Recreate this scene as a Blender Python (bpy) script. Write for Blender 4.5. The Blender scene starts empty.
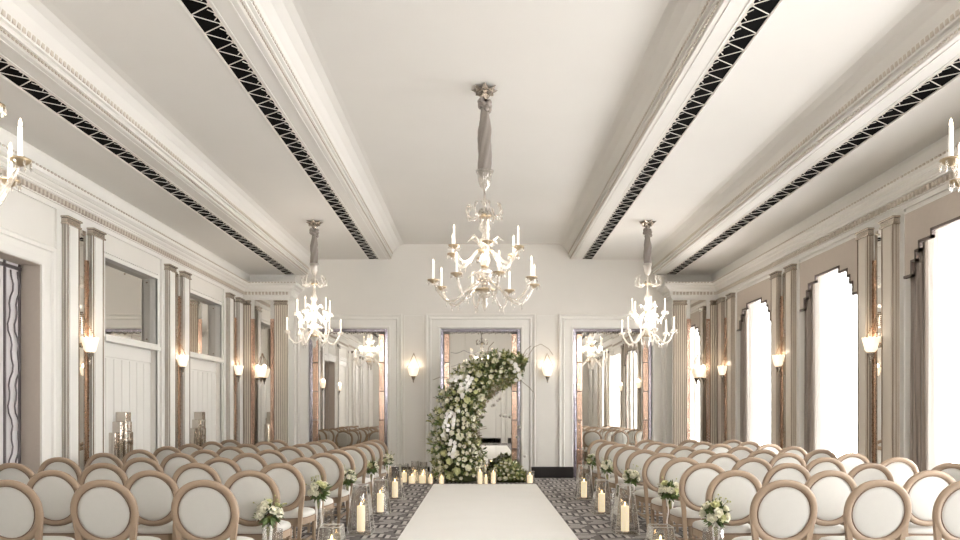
import bpy, math, random
from mathutils import Vector, Matrix
random.seed(7)
PI = math.pi
C = bpy.context.scene.collection

# ------------------------------------------------------------------ materials
def lin(c):
    return tuple(((v/255)/12.92 if v/255 <= .04045 else (((v/255)+.055)/1.055)**2.4) for v in c) + (1,)

def mat(name, rgb, rough=.5, metal=0.0, spec=.5, noise=0.0, nscale=8, bump=0.0, bscale=60, sheen=0, emis=None, estr=0, trans=0, sss=0):
    m = bpy.data.materials.new(name); m.use_nodes = True
    nt = m.node_tree; b = nt.nodes['Principled BSDF']
    b.inputs['Base Color'].default_value = lin(rgb)
    b.inputs['Roughness'].default_value = rough
    b.inputs['Metallic'].default_value = metal
    b.inputs['Specular IOR Level'].default_value = spec
    if sheen: b.inputs['Sheen Weight'].default_value = sheen
    if trans: b.inputs['Transmission Weight'].default_value = trans
    if emis:
        b.inputs['Emission Color'].default_value = lin(emis); b.inputs['Emission Strength'].default_value = estr
    tc = nt.nodes.new('ShaderNodeTexCoord')
    if noise:
        n = nt.nodes.new('ShaderNodeTexNoise'); n.inputs['Scale'].default_value = nscale; n.inputs['Detail'].default_value = 4
        nt.links.new(tc.outputs['Object'], n.inputs['Vector'])
        mx = nt.nodes.new('ShaderNodeMix'); mx.data_type = 'RGBA'
        mx.inputs[6].default_value = lin([max(0, c*(1-noise)) for c in rgb]); mx.inputs[7].default_value = lin([min(255, c*(1+noise)) for c in rgb])
        nt.links.new(n.outputs['Fac'], mx.inputs[0]); nt.links.new(mx.outputs[2], b.inputs['Base Color'])
    if bump:
        n2 = nt.nodes.new('ShaderNodeTexNoise'); n2.inputs['Scale'].default_value = bscale
        nt.links.new(tc.outputs['Object'], n2.inputs['Vector'])
        bp = nt.nodes.new('ShaderNodeBump'); bp.inputs['Strength'].default_value = bump; bp.inputs['Distance'].default_value = .01
        nt.links.new(n2.outputs['Fac'], bp.inputs['Height']); nt.links.new(bp.outputs[0], b.inputs['Normal'])
    return m

def thin_glass(name, tint=(255, 255, 255), gloss=.12, rough=.02, milk=0.0):
    """clear thin glass: transparent with an edge-weighted reflection, no caustics needed"""
    m = bpy.data.materials.new(name); m.use_nodes = True
    nt = m.node_tree; nt.nodes.clear()
    out = nt.nodes.new('ShaderNodeOutputMaterial'); tr = nt.nodes.new('ShaderNodeBsdfTransparent')
    tr.inputs[0].default_value = lin(tint)
    gl = nt.nodes.new('ShaderNodeBsdfGlossy'); gl.inputs['Roughness'].default_value = rough
    lw = nt.nodes.new('ShaderNodeLayerWeight'); lw.inputs[0].default_value = .35
    mr = nt.nodes.new('ShaderNodeMapRange'); mr.inputs[3].default_value = gloss*.5; mr.inputs[4].default_value = min(1, gloss*5)
    nt.links.new(lw.outputs['Facing'], mr.inputs[0])
    mx = nt.nodes.new('ShaderNodeMixShader')
    nt.links.new(mr.outputs[0], mx.inputs[0]); nt.links.new(tr.outputs[0], mx.inputs[1]); nt.links.new(gl.outputs[0], mx.inputs[2])
    last = mx
    if milk:
        df = nt.nodes.new('ShaderNodeBsdfDiffuse'); df.inputs[0].default_value = lin((250, 246, 240))
        tl = nt.nodes.new('ShaderNodeBsdfTranslucent'); tl.inputs[0].default_value = lin((250, 246, 240))
        a = nt.nodes.new('ShaderNodeMixShader'); a.inputs[0].default_value = .5
        nt.links.new(df.outputs[0], a.inputs[1]); nt.links.new(tl.outputs[0], a.inputs[2])
        m2 = nt.nodes.new('ShaderNodeMixShader'); m2.inputs[0].default_value = milk
        nt.links.new(mx.outputs[0], m2.inputs[1]); nt.links.new(a.outputs[0], m2.inputs[2]); last = m2
    nt.links.new(last.outputs[0], out.inputs[0])
    return m

def fabric_sheer(name, rgb, transp=.45):
    m = bpy.data.materials.new(name); m.use_nodes = True
    nt = m.node_tree; nt.nodes.clear()
    out = nt.nodes.new('ShaderNodeOutputMaterial')
    tr = nt.nodes.new('ShaderNodeBsdfTransparent'); df = nt.nodes.new('ShaderNodeBsdfDiffuse'); tl = nt.nodes.new('ShaderNodeBsdfTranslucent')
    for n in (df, tl): n.inputs[0].default_value = lin(rgb)
    a = nt.nodes.new('ShaderNodeMixShader'); a.inputs[0].default_value = .12
    nt.links.new(df.outputs[0], a.inputs[1]); nt.links.new(tl.outputs[0], a.inputs[2])
    b = nt.nodes.new('ShaderNodeMixShader'); b.inputs[0].default_value = transp
    nt.links.new(a.outputs[0], b.inputs[1]); nt.links.new(tr.outputs[0], b.inputs[2])
    nt.links.new(b.outputs[0], out.inputs[0])
    return m

M = {}
M['wall'] = mat('cream wall paint', (226, 223, 217), .55, noise=.01, nscale=3)
M['trim'] = mat('white trim paint', (231, 229, 224), .4)
M['ceil'] = mat('ceiling paint', (222, 219, 214), .7, noise=.012, nscale=1.2)
M['relief'] = mat('plaster relief', (196, 186, 174), .6)
M['taupe'] = mat('taupe fabric wall panel', (190, 179, 168), .8, noise=.02, nscale=20, bump=.1, bscale=300)
M['greige'] = mat('greige pilaster lacquer', (206, 197, 184), .35)
M['bronze'] = mat('dark bronze edge', (128, 110, 92), .3, metal=.6)
M['facet'] = mat('silver faceted mirror', (206, 198, 188), .08, metal=1, bump=.2, bscale=12)
M['bronze_strip'] = mat('bronze mirror strip', (178, 146, 122), .25, metal=.85, noise=.1, nscale=9)
M['silver'] = mat('antique silver', (178, 168, 156), .25, metal=.85)
M['darktrim'] = mat('dark braid trim', (98, 86, 80), .6)
M['curtain'] = mat('taupe curtain', (150, 139, 130), .75, sheen=.3)
M['sheer'] = fabric_sheer('white sheer', (226, 222, 216), .02)
M['mirror'] = mat('mirror', (236, 234, 230), .015, metal=1)
M['mirror_old'] = mat('antiqued mirror', (176, 172, 184), .12, metal=1, noise=.25, nscale=14, bump=.25, bscale=25)
M['copper'] = mat('copper mirror', (208, 178, 160), .16, metal=.9, noise=.12, nscale=9, bump=.3, bscale=30)
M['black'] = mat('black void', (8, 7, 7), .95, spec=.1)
M['lattice'] = mat('white lattice', (228, 222, 214), .5)
M['skirt'] = mat('black skirting', (30, 26, 26), .35)
M['rug'] = mat('ivory aisle runner', (251, 250, 246), .9, noise=.012, nscale=2, bump=.15, bscale=200)
M['oak'] = mat('limed oak', (160, 139, 118), .5, noise=.05, nscale=12)
M['pad'] = mat('ivory linen', (205, 203, 197), .9, noise=.01, nscale=30, bump=.08, bscale=400, sheen=.2)
M['pipe'] = mat('brown piping', (126, 104, 86), .7)
M['glass'] = thin_glass('clear glass')
M['glass_lantern'] = thin_glass('lantern glass', (255, 255, 255), .13, .04, .03)
M['glass_chand'] = thin_glass('chandelier crystal', (252, 248, 242), .22, .05, .22)
M['glass_glow_white'] = thin_glass('crystal whitened for glow', (255, 252, 248), .25, .05, .6)  # milky white put in for the blown-out glow and sparkle of glass
M['gold'] = mat('pale gilt', (188, 170, 142), .3, metal=.8)
M['wax'] = mat('ivory wax', (248, 240, 220), .5, emis=(255, 230, 185), estr=.6)  # whole candle emits, standing for flame light glowing through the wax
M['candle_white'] = mat('white candle tube', (248, 244, 238), .4, emis=(255, 248, 236), estr=.35)
M['flame'] = mat('candle flame', (255, 220, 150), .5, emis=(255, 214, 150), estr=9)
M['bulb'] = mat('candle bulb', (255, 240, 220), .5, emis=(255, 236, 208), estr=3)
M['shade'] = mat('lit frosted sconce glass', (250, 240, 226), .4, emis=(255, 236, 206), estr=.8)
M['sleeve'] = mat('grey silk sleeve', (142, 134, 128), .5)
M['petal'] = mat('ivory petals', (252, 247, 230), .7, noise=.03, nscale=20)
M['petal_green'] = mat('pale green petals', (226, 226, 180), .7, noise=.04, nscale=20)
M['orchid'] = mat('white orchid petals', (250, 248, 244), .6)
M['leaf'] = mat('dark green leaves', (84, 100, 56), .55, noise=.35, nscale=3)
M['leaf2'] = mat('olive green leaves', (156, 156, 104), .6, noise=.3, nscale=4)
M['moss'] = mat('moss core', (52, 56, 30), .95, noise=.3, nscale=12)
M['twig'] = mat('brown twig', (140, 122, 98), .8)
M['ribbon'] = mat('white satin ribbon', (244, 240, 234), .35, sheen=.3)
M['iron'] = mat('grey metal scroll', (112, 106, 108), .35, metal=.7)

def carpet():
    m = bpy.data.materials.new('grey basketweave carpet'); m.use_nodes = True
    nt = m.node_tree; b = nt.nodes['Principled BSDF']; b.inputs['Roughness'].default_value = .95; b.inputs['Specular IOR Level'].default_value = .1
    tc = nt.nodes.new('ShaderNodeTexCoord'); sp = nt.nodes.new('ShaderNodeSeparateXYZ'); nt.links.new(tc.outputs['Object'], sp.inputs[0])
    def mt(op, a, bb=None, c=None):
        n = nt.nodes.new('ShaderNodeMath'); n.operation = op
        for i, v in enumerate((a, bb, c)):
            if v is None: continue
            if isinstance(v, (int, float)): n.inputs[i].default_value = v
            else: nt.links.new(v, n.inputs[i])
        return n.outputs[0]
    CS = .36
    u = mt('DIVIDE', sp.outputs[0], CS); v = mt('DIVIDE', sp.outputs[1], CS)
    fu = mt('FRACT', u); fv = mt('FRACT', v)
    par = mt('FRACT', mt('MULTIPLY', mt('ADD', mt('FLOOR', u), mt('FLOOR', v)), .5))
    par = mt('GREATER_THAN', par, .25)
    npar = mt('SUBTRACT', 1, par)
    s = mt('ADD', mt('MULTIPLY', fu, par), mt('MULTIPLY', fv, npar))      # across the bars
    l = mt('ADD', mt('MULTIPLY', fv, par), mt('MULTIPLY', fu, npar))      # along the bars
    k = mt('MULTIPLY', s, 4); fk = mt('FRACT', k)
    bar = mt('MULTIPLY', mt('GREATER_THAN', fk, .30), mt('LESS_THAN', fk, .88))
    sh = mt('MULTIPLY', mt('FRACT', mt('MULTIPLY', mt('FLOOR', k), .37)), .35)
    ll = mt('SUBTRACT', l, sh)
    on = mt('MULTIPLY', mt('GREATER_THAN', ll, .04), mt('LESS_THAN', ll, .66))
    light = mt('MULTIPLY', bar, on)
    dark = mt('MULTIPLY', mt('LESS_THAN', fk, .30), on)
    noi = nt.nodes.new('ShaderNodeTexNoise'); noi.inputs['Scale'].default_value = 90; nt.links.new(tc.outputs['Object'], noi.inputs['Vector'])
    m1 = nt.nodes.new('ShaderNodeMix'); m1.data_type = 'RGBA'; m1.inputs[6].default_value = lin((132, 127, 126)); m1.inputs[7].default_value = lin((212, 207, 202))
    nt.links.new(light, m1.inputs[0])
    m2 = nt.nodes.new('ShaderNodeMix'); m2.data_type = 'RGBA'; m2.inputs[7].default_value = lin((82, 78, 80))
    nt.links.new(dark, m2.inputs[0]); nt.links.new(m1.outputs[2], m2.inputs[6])
    m3 = nt.nodes.new('ShaderNodeMix'); m3.data_type = 'RGBA'; m3.blend_type = 'MULTIPLY'; m3.inputs[0].default_value = .35
    nt.links.new(m2.outputs[2], m3.inputs[6]); nt.links.new(noi.outputs['Fac'], m3.inputs[7])
    nt.links.new(m3.outputs[2], b.inputs['Base Color'])
    return m
M['carpet'] = carpet()

# ------------------------------------------------------------------ mesh builder
class MB:
    def __init__(s): s.v = []; s.f = []
    def add(s, vs, fs):
        o = len(s.v); s.v += [tuple(p) for p in vs]; s.f += [tuple(i+o for i in f) for f in fs]; return s
    def box(s, x0, x1, y0, y1, z0, z1):
        if x0 > x1: x0, x1 = x1, x0
        if y0 > y1: y0, y1 = y1, y0
        if z0 > z1: z0, z1 = z1, z0
        return s.add([(x0,y0,z0),(x1,y0,z0),(x1,y1,z0),(x0,y1,z0),(x0,y0,z1),(x1,y0,z1),(x1,y1,z1),(x0,y1,z1)],
                     [(0,3,2,1),(4,5,6,7),(0,1,5,4),(1,2,6,5),(2,3,7,6),(3,0,4,7)])
    def extrude(s, poly, fn0, fn1, cap=True, closed=True):
        n = len(poly); vs = [fn0(*p) for p in poly] + [fn1(*p) for p in poly]
        fs = [(i, (i+1) % n, (i+1) % n+n, i+n) for i in range(n if closed else n-1)]
        if cap and closed: fs += [tuple(range(n))[::-1], tuple(range(n, 2*n))]
        return s.add(vs, fs)
    def loops(s, rings, closed=True, cap0=True, cap1=True):
        n = len(rings[0]); vs = [p for r in rings for p in r]; fs = []
        for k in range(len(rings)-1):
            for i in range(n if closed else n-1):
                j = (i+1) % n; fs.append((k*n+i, k*n+j, (k+1)*n+j, (k+1)*n+i))
        if cap0: fs.append(tuple(range(n))[::-1])
        if cap1: fs.append(tuple(range((len(rings)-1)*n, len(rings)*n)))
        return s.add(vs, fs)
    def tube(s, pts, r, n=6, closed=False, flat=1.0):
        pts = [Vector(p) for p in pts]; N = len(pts)
        rs = r if isinstance(r, (list, tuple)) else [r]*N
        rings = []; up = None
        for i in range(N):
            a = pts[(i-1) % N] if (closed or i > 0) else pts[i]; b = pts[(i+1) % N] if (closed or i < N-1) else pts[i]
            t = (b-a); t = t.normalized() if t.length > 1e-9 else Vector((0,0,1))
            if up is None: up = t.orthogonal().normalized()
            up = (up - t*up.dot(t)); up = up.normalized() if up.length > 1e-6 else t.orthogonal().normalized()
            w = t.cross(up)
            rings.append([pts[i] + (up*math.cos(2*PI*k/n) + w*math.sin(2*PI*k/n)*flat)*rs[i] for k in range(n)])
        if closed: rings.append(rings[0]); return s.loops(rings, True, False, False)
        return s.loops(rings)
    def lathe(s, prof, n=12, c=(0,0,0), sq=1.0):
        rings = [[(c[0]+r*math.cos(2*PI*k/n), c[1]+r*sq*math.sin(2*PI*k/n), c[2]+z) for k in range(n)] for r, z in prof]
        return s.loops(rings)
    def sphere(s, c, r, n=8, m=6, sz=1.0):
        return s.lathe([(max(1e-4, r*math.sin(PI*i/m)), -r*sz*math.cos(PI*i/m)) for i in range(m+1)], n, c)
    def build(s, name, m, parent=None, smooth=False, bevel=0, loc=None):
        me = bpy.data.meshes.new(name); me.from_pydata(s.v, [], s.f); me.materials.append(m)
        if smooth: me.polygons.foreach_set('use_smooth', [True]*len(me.polygons))
        me.update(); o = bpy.data.objects.new(name, me); C.objects.link(o)
        if parent: o.parent = parent
        if loc: o.location = loc
        if bevel:
            b = o.modifiers.new('bevel', 'BEVEL'); b.width = bevel; b.segments = 2; b.limit_method = 'ANGLE'
        return o

def tag(o, label=None, cat=None, group=None, kind=None):
    if label: o['label'] = label
    if cat: o['category'] = cat
    if group: o['group'] = group
    if kind: o['kind'] = kind
    return o
def thing(name, label, cat, loc=(0,0,0), rz=0, group=None):
    o = bpy.data.objects.new(name, None); o.empty_display_size = .1; C.objects.link(o)
    o.location = loc; o.rotation_euler = (0,0,rz); return tag(o, label, cat, group)
def struct(name, parent=None, loc=(0,0,0)):
    o = bpy.data.objects.new(name, None); C.objects.link(o); o.location = loc; o['kind'] = 'structure'; return o
def S(name, mb, m, smooth=False, bevel=0, parent=None):
    o = mb.build(name, m, parent, smooth, bevel)
    if not parent: o['kind'] = 'structure'
    return o
def copy_tree(o, parent=None):
    c = o.copy(); C.objects.link(c)
    if parent: c.parent = parent
    for ch in list(o.children): copy_tree(ch, c)
    return c
ntrim = [0]
def T():
    ntrim[0] += 1; return 'trim_%d' % ntrim[0]

# ------------------------------------------------------------------ room measures
E = 1.5; F = 699.0; D = 16.0; W = 5.29; Y0 = -1.6
L0, L1, L2 = 5.347, 4.992, 4.637
GROUPS = [9.20, 12.06, 14.86]; GNEAR = [6.40, 3.54, .70]
BAYS = [7.80, 10.63, 13.46]; BNEAR = [4.97, 2.12]

S('floor', MB().box(-5.8, 5.8, Y0-.2, D+.3, -.1, 0), M['carpet'])

# ceiling: one stepped shell
half = [(0, L0), (1.70, L0), (1.76, L0-.004), (1.84, L0-.03), (1.92, L0-.09), (1.985, L0-.17), (2.02, L0-.247), (2.02, L0-.247), (2.045, L0-.25), (2.045, L0-.30),
        (2.06, L0-.305), (2.06, L1+.01), (2.07, L1), (2.32, L1), (2.32, L1+.09), (2.55, L1+.09), (2.55, L1),
        (3.66, L1), (3.74, L1-.006), (3.81, L1-.04), (3.87, L1-.10), (3.91, L1-.18), (3.93, L1-.255), (3.955, L1-.258), (3.955, L1-.31), (3.97, L1-.315), (3.97, L2+.01), (3.98, L2),
        (4.23, L2), (4.23, L2+.09), (4.46, L2+.09), (4.46, L2), (W+.02, L2), (W+.5, L2)]
prof = [(-x, z) for x, z in half[::-1]][:-1] + half
cm = MB(); cm.extrude(prof, lambda x, z: (x, Y0-.1, z), lambda x, z: (x, D+.1, z), cap=False, closed=False)
S('ceiling', cm, M['ceil'])

def side_trim(mb, sx, x, z0, z1, dx, y0, y1, pitch, w):
    y = y0
    while y < y1:
        mb.box(sx*x, sx*(x-dx), y, y+w, z0, z1); y += pitch
names = {-1: 'left', 1: 'right'}
for sx in (-1, 1):
    for (xe, top, low) in ((2.02, L0, L1), (3.93, L1, L2)):
        m = MB()
        m.box(sx*(xe-.012), sx*(xe+.03), Y0, D, top-.262, top-.25)
        m.box(sx*(xe+.005), sx*(xe+.04), Y0, D, low+.035, low+.05)
        m.box(sx*(xe+.10), sx*(xe+.11), Y0, D, low-.008, low)
        m.box(sx*(xe+.265), sx*(xe+.278), Y0, D, low-.006, low)
        m.box(sx*(xe+.535), sx*(xe+.548), Y0, D, low-.006, low)
        S(T(), m, M['trim'])
        m = MB(); side_trim(m, sx, xe-.003, top-.235, top-.175, .014, .0, D, .065, .04)
        side_trim(m, sx, xe+.03, low+.01, low+.03, .012, .0, D, .05, .028)
        S(T(), m, M['relief'])

# side cornices (profile swept along the wall) + over the piers
def cornice_prof():
    # (projection from the wall, height)
    return [(0, 4.02), (.03, 4.02), (.03, 4.08), (.06, 4.08), (.06, 4.16), (.09, 4.17), (.09, 4.19), (.105, 4.192), (.11, 4.21), (.14, 4.225), (.155, 4.24), (.155, 4.255), (.175, 4.258), (.20, 4.275), (.21, 4.28), (.21, 4.345), (.19, 4.35),
            (.03, 4.36), (.025, L2-.05), (.015, L2-.015), (.0, L2+.02)]
PY = 15.50; PX = 4.25
for sx in (-1, 1):
    p = cornice_prof()
    # path: along the wall, then across the pier front, then round the pier's inner side
    rings = []
    for d, z in p:
        yf = PY-d if z < 4.352 else D-.04-d      # above the ledge the wall steps back to the far wall
        rings.append([(sx*(W-d), Y0, z), (sx*(W-d), yf, z), (sx*(PX-d), yf, z), (sx*(PX-d), D, z)])
    m = MB(); n = 4
    vs = [q for r in rings for q in r]
    fs = [(k*n+i, k*n+i+1, (k+1)*n+i+1, (k+1)*n+i) for k in range(len(p)-1) for i in range(3)]
    m.add(vs, fs); S(T(), m, M['trim'])
    m = MB(); side_trim(m, sx, W-.06, 4.09, 4.15, .035, .0, PY-.1, .075, .04)
    x = PX
    while x < W-.08: m.box(sx*x, sx*(x+.04), PY-.06, PY-.095, 4.09, 4.15); x += .075
    y = .0
    while y < PY-.2: m.box(sx*(W-.21), sx*(W-.225), y, y+.035, 4.325, 4.345); y += .07
    x = PX-.2
    while x < W-.22: m.box(sx*x, sx*(x+.035), PY-.21, PY-.225, 4.325, 4.345); x += .07
    S(T(), m, M['relief'])

def frame(mb, o, U, V, N, u0, u1, v0, v1, prof):
    """architrave: profile of (outward distance, projection) carried round three sides with mitres"""
    o, U, V, N = Vector(o), Vector(U), Vector(V), Vector(N)
    rings = []
    for d, p in prof:
        rings.append([o+U*a+V*b+N*p for a, b in ((u0-d, v0), (u0-d, v1+d), (u1+d, v1+d), (u1+d, v0))])
    mb.loops(rings, closed=False, cap0=False, cap1=False)

ARCHP = [(0, -.02), (0, .02), (.03, .035), (.05, .035), (.055, .015), (.20, .015), (.205, .03), (.225, .045), (.24, .03), (.25, .02), (.29, .02), (.295, .05), (.325, .055), (.335, .0)]
# ------------------------------------------------------------------ back wall
OPEN = [(-3.03, .905), (0.0, .92), (3.03, .905)]; OH = 3.41
m = MB(); xs = -W-.5
for c, h in OPEN:
    m.box(xs, c-h, D, D+.3, 0, 5.6); m.box(c-h, c+h, D, D+.3, OH, 5.6); xs = c+h
m.box(xs, W+.5, D, D+.3, 0, 5.6); m.box(-W, W, D+.28, D+.34, 0, 5.6)
S('wall_back', m, M['wall'])
for i, (c, h) in enumerate(OPEN):
    m = MB(); frame(m, (c, D, 0), (1,0,0), (0,0,1), (0,-1,0), -h, h, 0, OH, ARCHP)
    S(T(), m, M['trim'])
    m = MB(); z = 3.80        # bead rope along the outer moulding
    w = h+.31
    x = -w
    while x < w: m.box(c+x, c+x+.022, D-.055, D-.066, OH+.302, OH+.318); x += .045
    for q in (-1, 1):
        z = .3
        while z < OH+.3: m.box(c+q*w-.008, c+q*w+.008, D-.055, D-.066, z, z+.022); z += .045
    S(T(), m, M['trim'])
m = MB()
for a, b in ((-2.12, -1.16), (1.16, 2.12)): m.box(a, b, D, D-.085, 0, .25)
S('baseboard_back', m, M['skirt'], bevel=.004)
# panel mouldings between the doors
for sx in (-1, 1):
    m = MB(); frame(m, (sx*1.525, D, 0), (1,0,0), (0,0,1), (0,-1,0), -.21, .21, .27, 3.7, [(0, 0), (0, .012), (.012, .012), (.012, 0)])
    S(T(), m, M['trim'])

where = ['left', 'middle', 'right']
for i, (c, h) in enumerate(OPEN):
    t = thing('wall_mirror', ['tall faceted mirror filling the left doorway of the far wall',
                              'tall mirror in the middle doorway behind the floral arch',
                              'tall faceted mirror filling the right doorway of the far wall'][i], 'mirror', (c, D+.05, 0), group='mirrored doorways of the far wall')
    f = MB(); f.box(-h, -h+.075, 0, .03, 0, OH); f.box(h-.075, h, 0, .03, 0, OH); f.box(-h+.075, h-.075, 0, .03, OH-.07, OH)
    f.build('frame', M['mirror_old'], t, bevel=.01)
    for q in (-1, 1):
        for k in range(5):
            z0 = .0+k*.66
            s_ = MB(); s_.box(-.06, .06, -.01, .02, z0, z0+.65); o = s_.build('copper_strip', M['copper'], t, bevel=.006, loc=(q*(h-.145), -.005, 0)); o.rotation_euler = (0, 0, .02*(-1)**k)
    n = 6 if i != 1 else 4; w = (h-.21)*2/n
    for k in range(n):
        p = MB(); p.box(-w/2+.002, w/2-.002, 0, .012, .02, OH-.085)
        o = p.build('mirror_pane', M['mirror'], t, loc=(-h+.21+w*(k+.5), .012, 0))
        o.rotation_euler = (0, 0, [.002, -.004, .003, -.002, .004, -.003][k] if i != 1 else [.001, -.001, .001, -.001][k])
    # lace edge and etched scallops
    l = MB(); x = -h+.12
    while x < h-.12: l.sphere((x, -.006, OH-.085-.012*(int(x*40) % 3)), .016, 6, 4); x += .05
    l.build('crystal_edging', M['silver'], t)
    if i == 1:
        e = MB()
        for zz, ph in ((2.92, 0), (2.62, .5)):
            e.tube([(x_*.01, -.002, zz-.07*abs(math.sin((x_*.01+ph*.2)*PI/.38))) for x_ in range(-68, 69, 4)], .004, 4)
        e.build('etched_scallop', M['iron'], t)

# ------------------------------------------------------------------ piers beside the far wall
def reeds(mb_face, mb_line, x0, x1, y, z0, z1, n, sx):
    w = (x1-x0)/n
    for k in range(n):
        a = x0+k*w
        mb_face.lathe([(w*.40, z0), (w*.40, z1)], 8, (sx*(a+w/2), y, 0))
        mb_line.box(sx*(a-.008), sx*(a+.008), y-.004, y+.01, z0, z1)
for sx in (-1, 1):
    m = MB(); m.box(sx*PX, sx*(W+.1), PY, D+.05, 0, 4.34); S(T(), m, M['trim'])
    f = MB(); l = MB(); f.box(sx*4.27, sx*4.56, PY-.02, PY, 0, 3.98); f.box(sx*5.09, sx*(W), PY-.02, PY, 0, 3.98)
    reeds(f, l, 4.28, 4.56, PY-.03, .0, 3.86, 6, sx); reeds(f, l, 5.09, 5.28, PY-.03, 0, 3.86, 4, sx)
    S(T(), f, M['greige'])
    S(T(), l, M['bronze'])
    c = MB()
    for a, b in ((4.265, 4.57), (5.08, W)):
        c.box(sx*a, sx*b, PY-.07, PY, 3.86, 3.89); c.box(sx*a, sx*b, PY-.075, PY, 3.94, 3.965); c.box(sx*(a+.01), sx*(b-.01), PY-.055, PY, 3.89, 3.94)
    S(T(), c, M['silver'], bevel=.005)
    t = thing('wall_mirror', 'narrow mirror with beaded copper edges on the %s pier facing the room' % names[sx], 'mirror', (sx*4.825, PY, 0), group='pier mirrors')
    g = MB(); g.box(-.175, .175, -.02, -.005, .1, 3.98); g.build('mirror_pane', M['mirror'], t)
    for q in (-1, 1):
        s_ = MB(); s_.box(q*.175, q*.255, -.035, 0, .0, 3.56); s_.build('copper_strip', M['copper'], t)
        b = MB(); z = .1; k = 0
        while z < 3.5: b.sphere((q*(.215+.012*(-1)**k), -.038, z), .012, 6, 4); z += .032; k += 1
        b.build('bead_trim', M['trim'] if sx > 0 and q > 0 else M['copper'], t, smooth=True)

# ------------------------------------------------------------------ side walls
def wall_with_holes(name, sx, holes, thick):
    """holes: (y0, y1, z0, z1)"""
    m = MB(); y = Y0
    for a, b, c, d in sorted(holes):
        m.box(sx*W, sx*(W+thick), y, a, 0, L2+.05)
        if c > 0: m.box(sx*W, sx*(W+thick), a, b, 0, c)
        m.box(sx*W, sx*(W+thick), a, b, d, L2+.05); y = b
    m.box(sx*W, sx*(W+thick), y, D+.1, 0, L2+.05)
    return S(name, m, M['wall'])
wall_with_holes('wall_right', 1, [(b-.9, b+.9, 0, 3.75) for b in BAYS+BNEAR], .42)
lh = [(7.14, 8.40, 0, 3.27)] + [(b-.80, b+.80, .0, 3.675) for b in BAYS[1:]]
wall_with_holes('wall_left', -1, lh, .12)
m = MB(); m.box(-W-.6, -W-.45, Y0, D, 0, L2); S('wall_left_outer', m, M['wall'])
m = MB(); m.box(-2.7, 2.7, Y0-.2, Y0, 0, 5.6)
for q in (-1, 1): m.box(q*4.2, q*(W+.5), Y0-.2, Y0, 0, 5.6); m.box(q*2.7, q*4.2, Y0-.2, Y0, 0, 2.6); m.box(q*2.7, q*4.2, Y0-.2, Y0, 4.35, 5.6)
S('wall_rear', m, M['wall'])
for q in (-1, 1):  # unseen windows added behind the camera as daylight fill for the chair backs
    t = struct('window_%d' % (7+(q > 0)), loc=(q*3.45, Y0-.1, 0)); fr = MB()
    for x in (-.75, -.03, .69): fr.box(x, x+.06, -.03, .03, 2.6, 4.35)
    for z in (2.6, 4.29): fr.box(-.75, .75, -.028, .028, z, z+.06)
    fr.build('window_frame', M['trim'], t); g = MB(); g.box(-.72, .72, -.004, .004, 2.63, 4.32); g.build('pane', M['glass'], t)
m = MB(); m.box(-W, W, Y0, Y0+.03, 0, .25); S('baseboard_rear', m, M['skirt'])
for sx, ys in ((-1, [(Y0, 6.9), (8.65, 9.82), (11.44, 12.65), (14.27, PY)]), (1, [(g-.52, g+.52) for g in GNEAR+GROUPS])):
    m = MB()
    for a, b in ys: m.box(sx*W, sx*(W-.02), a, min(b, PY), 0, .2)
    S('baseboard_'+names[sx], m, M['skirt'])
m = MB()
for x in (0,): frame(m, (x, Y0, 0), (1,0,0), (0,0,1), (0,1,0), -.95, .95, .0, 3.2, [(a, b+.02) for a, b in ARCHP])
for x in (0,): m.box(x-.94, x-.01, Y0, Y0+.03, .02, 3.18); m.box(x+.01, x+.94, Y0, Y0+.03, .02, 3.18)
S(T(), m, M['trim'])

# pilaster pairs with their narrow mirror
ordn = {9.20: 'nearest', 12.06: 'middle', 14.86: 'farthest'}
for sx in (-1, 1):
    for g in GNEAR+GROUPS:
        b = MB(); b.box(sx*W, sx*(W-.03), g-.52, min(g+.52, PY), .0, 4.02); S(T(), b, M['trim'], bevel=.004)
        f = MB(); l = MB(); c = MB()
        for q in (-1, 1):
            a0, a1 = g+q*.15, g+q*.43
            lo, hi = min(a0, a1), max(a0, a1)
            f.box(sx*(W-.03), sx*(W-.10), lo, hi, 0, 3.86)
            f.box(sx*(W-.10), sx*(W-.112), lo+.05, hi-.05, .0, 3.84)
            for yy in (lo+.012, hi-.026): l.box(sx*(W-.10), sx*(W-.108), yy, yy+.014, 0, 3.86)
            for xx in (.055, .075, .092): 
                l.box(sx*(W-xx), sx*(W-xx+.006), lo-.004, lo, 0, 3.86)
            c.box(sx*(W-.03), sx*(W-.125), lo-.015, hi+.015, 3.86, 3.885); c.box(sx*(W-.03), sx*(W-.13), lo-.02, hi+.02, 3.94, 3.965)
            c.box(sx*(W-.03), sx*(W-.112), lo-.006, hi+.006, 3.885, 3.94)
        S(T(), f, M['greige'] if sx > 0 else M['trim'], bevel=.003); S(T(), l, M['bronze']); S(T(), c, M['silver'], bevel=.004)
        if g > 5:
            lab = ('narrow copper-edged mirror behind the %s sconce of the %s wall' % (ordn[g], names[sx])) if g in ordn else ('narrow copper-edged mirror on the %s wall nearest the camera' % names[sx])
            t = thing('wall_mirror', lab, 'mirror', (sx*(W-.03), g, 0), group='narrow mirrors between the pilasters')
            p = MB(); p.box(0, sx*-.01, -.10, .10, .1, 3.9); p.build('mirror_pane', M['mirror'], t)
            for q in (-1, 1):
                p = MB(); p.box(0, sx*-.025, q*.10, q*.15, 0, 3.52); p.build('copper_strip', M['bronze_strip'], t)
                bb = MB(); z = .1; k = 0
                while z < 3.5: bb.sphere((sx*-.028, q*(.125+.01*(-1)**k), z), .01, 6, 4); z += .036; k += 1
                bb.build('bead_trim', M['bronze_strip'], t, smooth=True)

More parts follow.
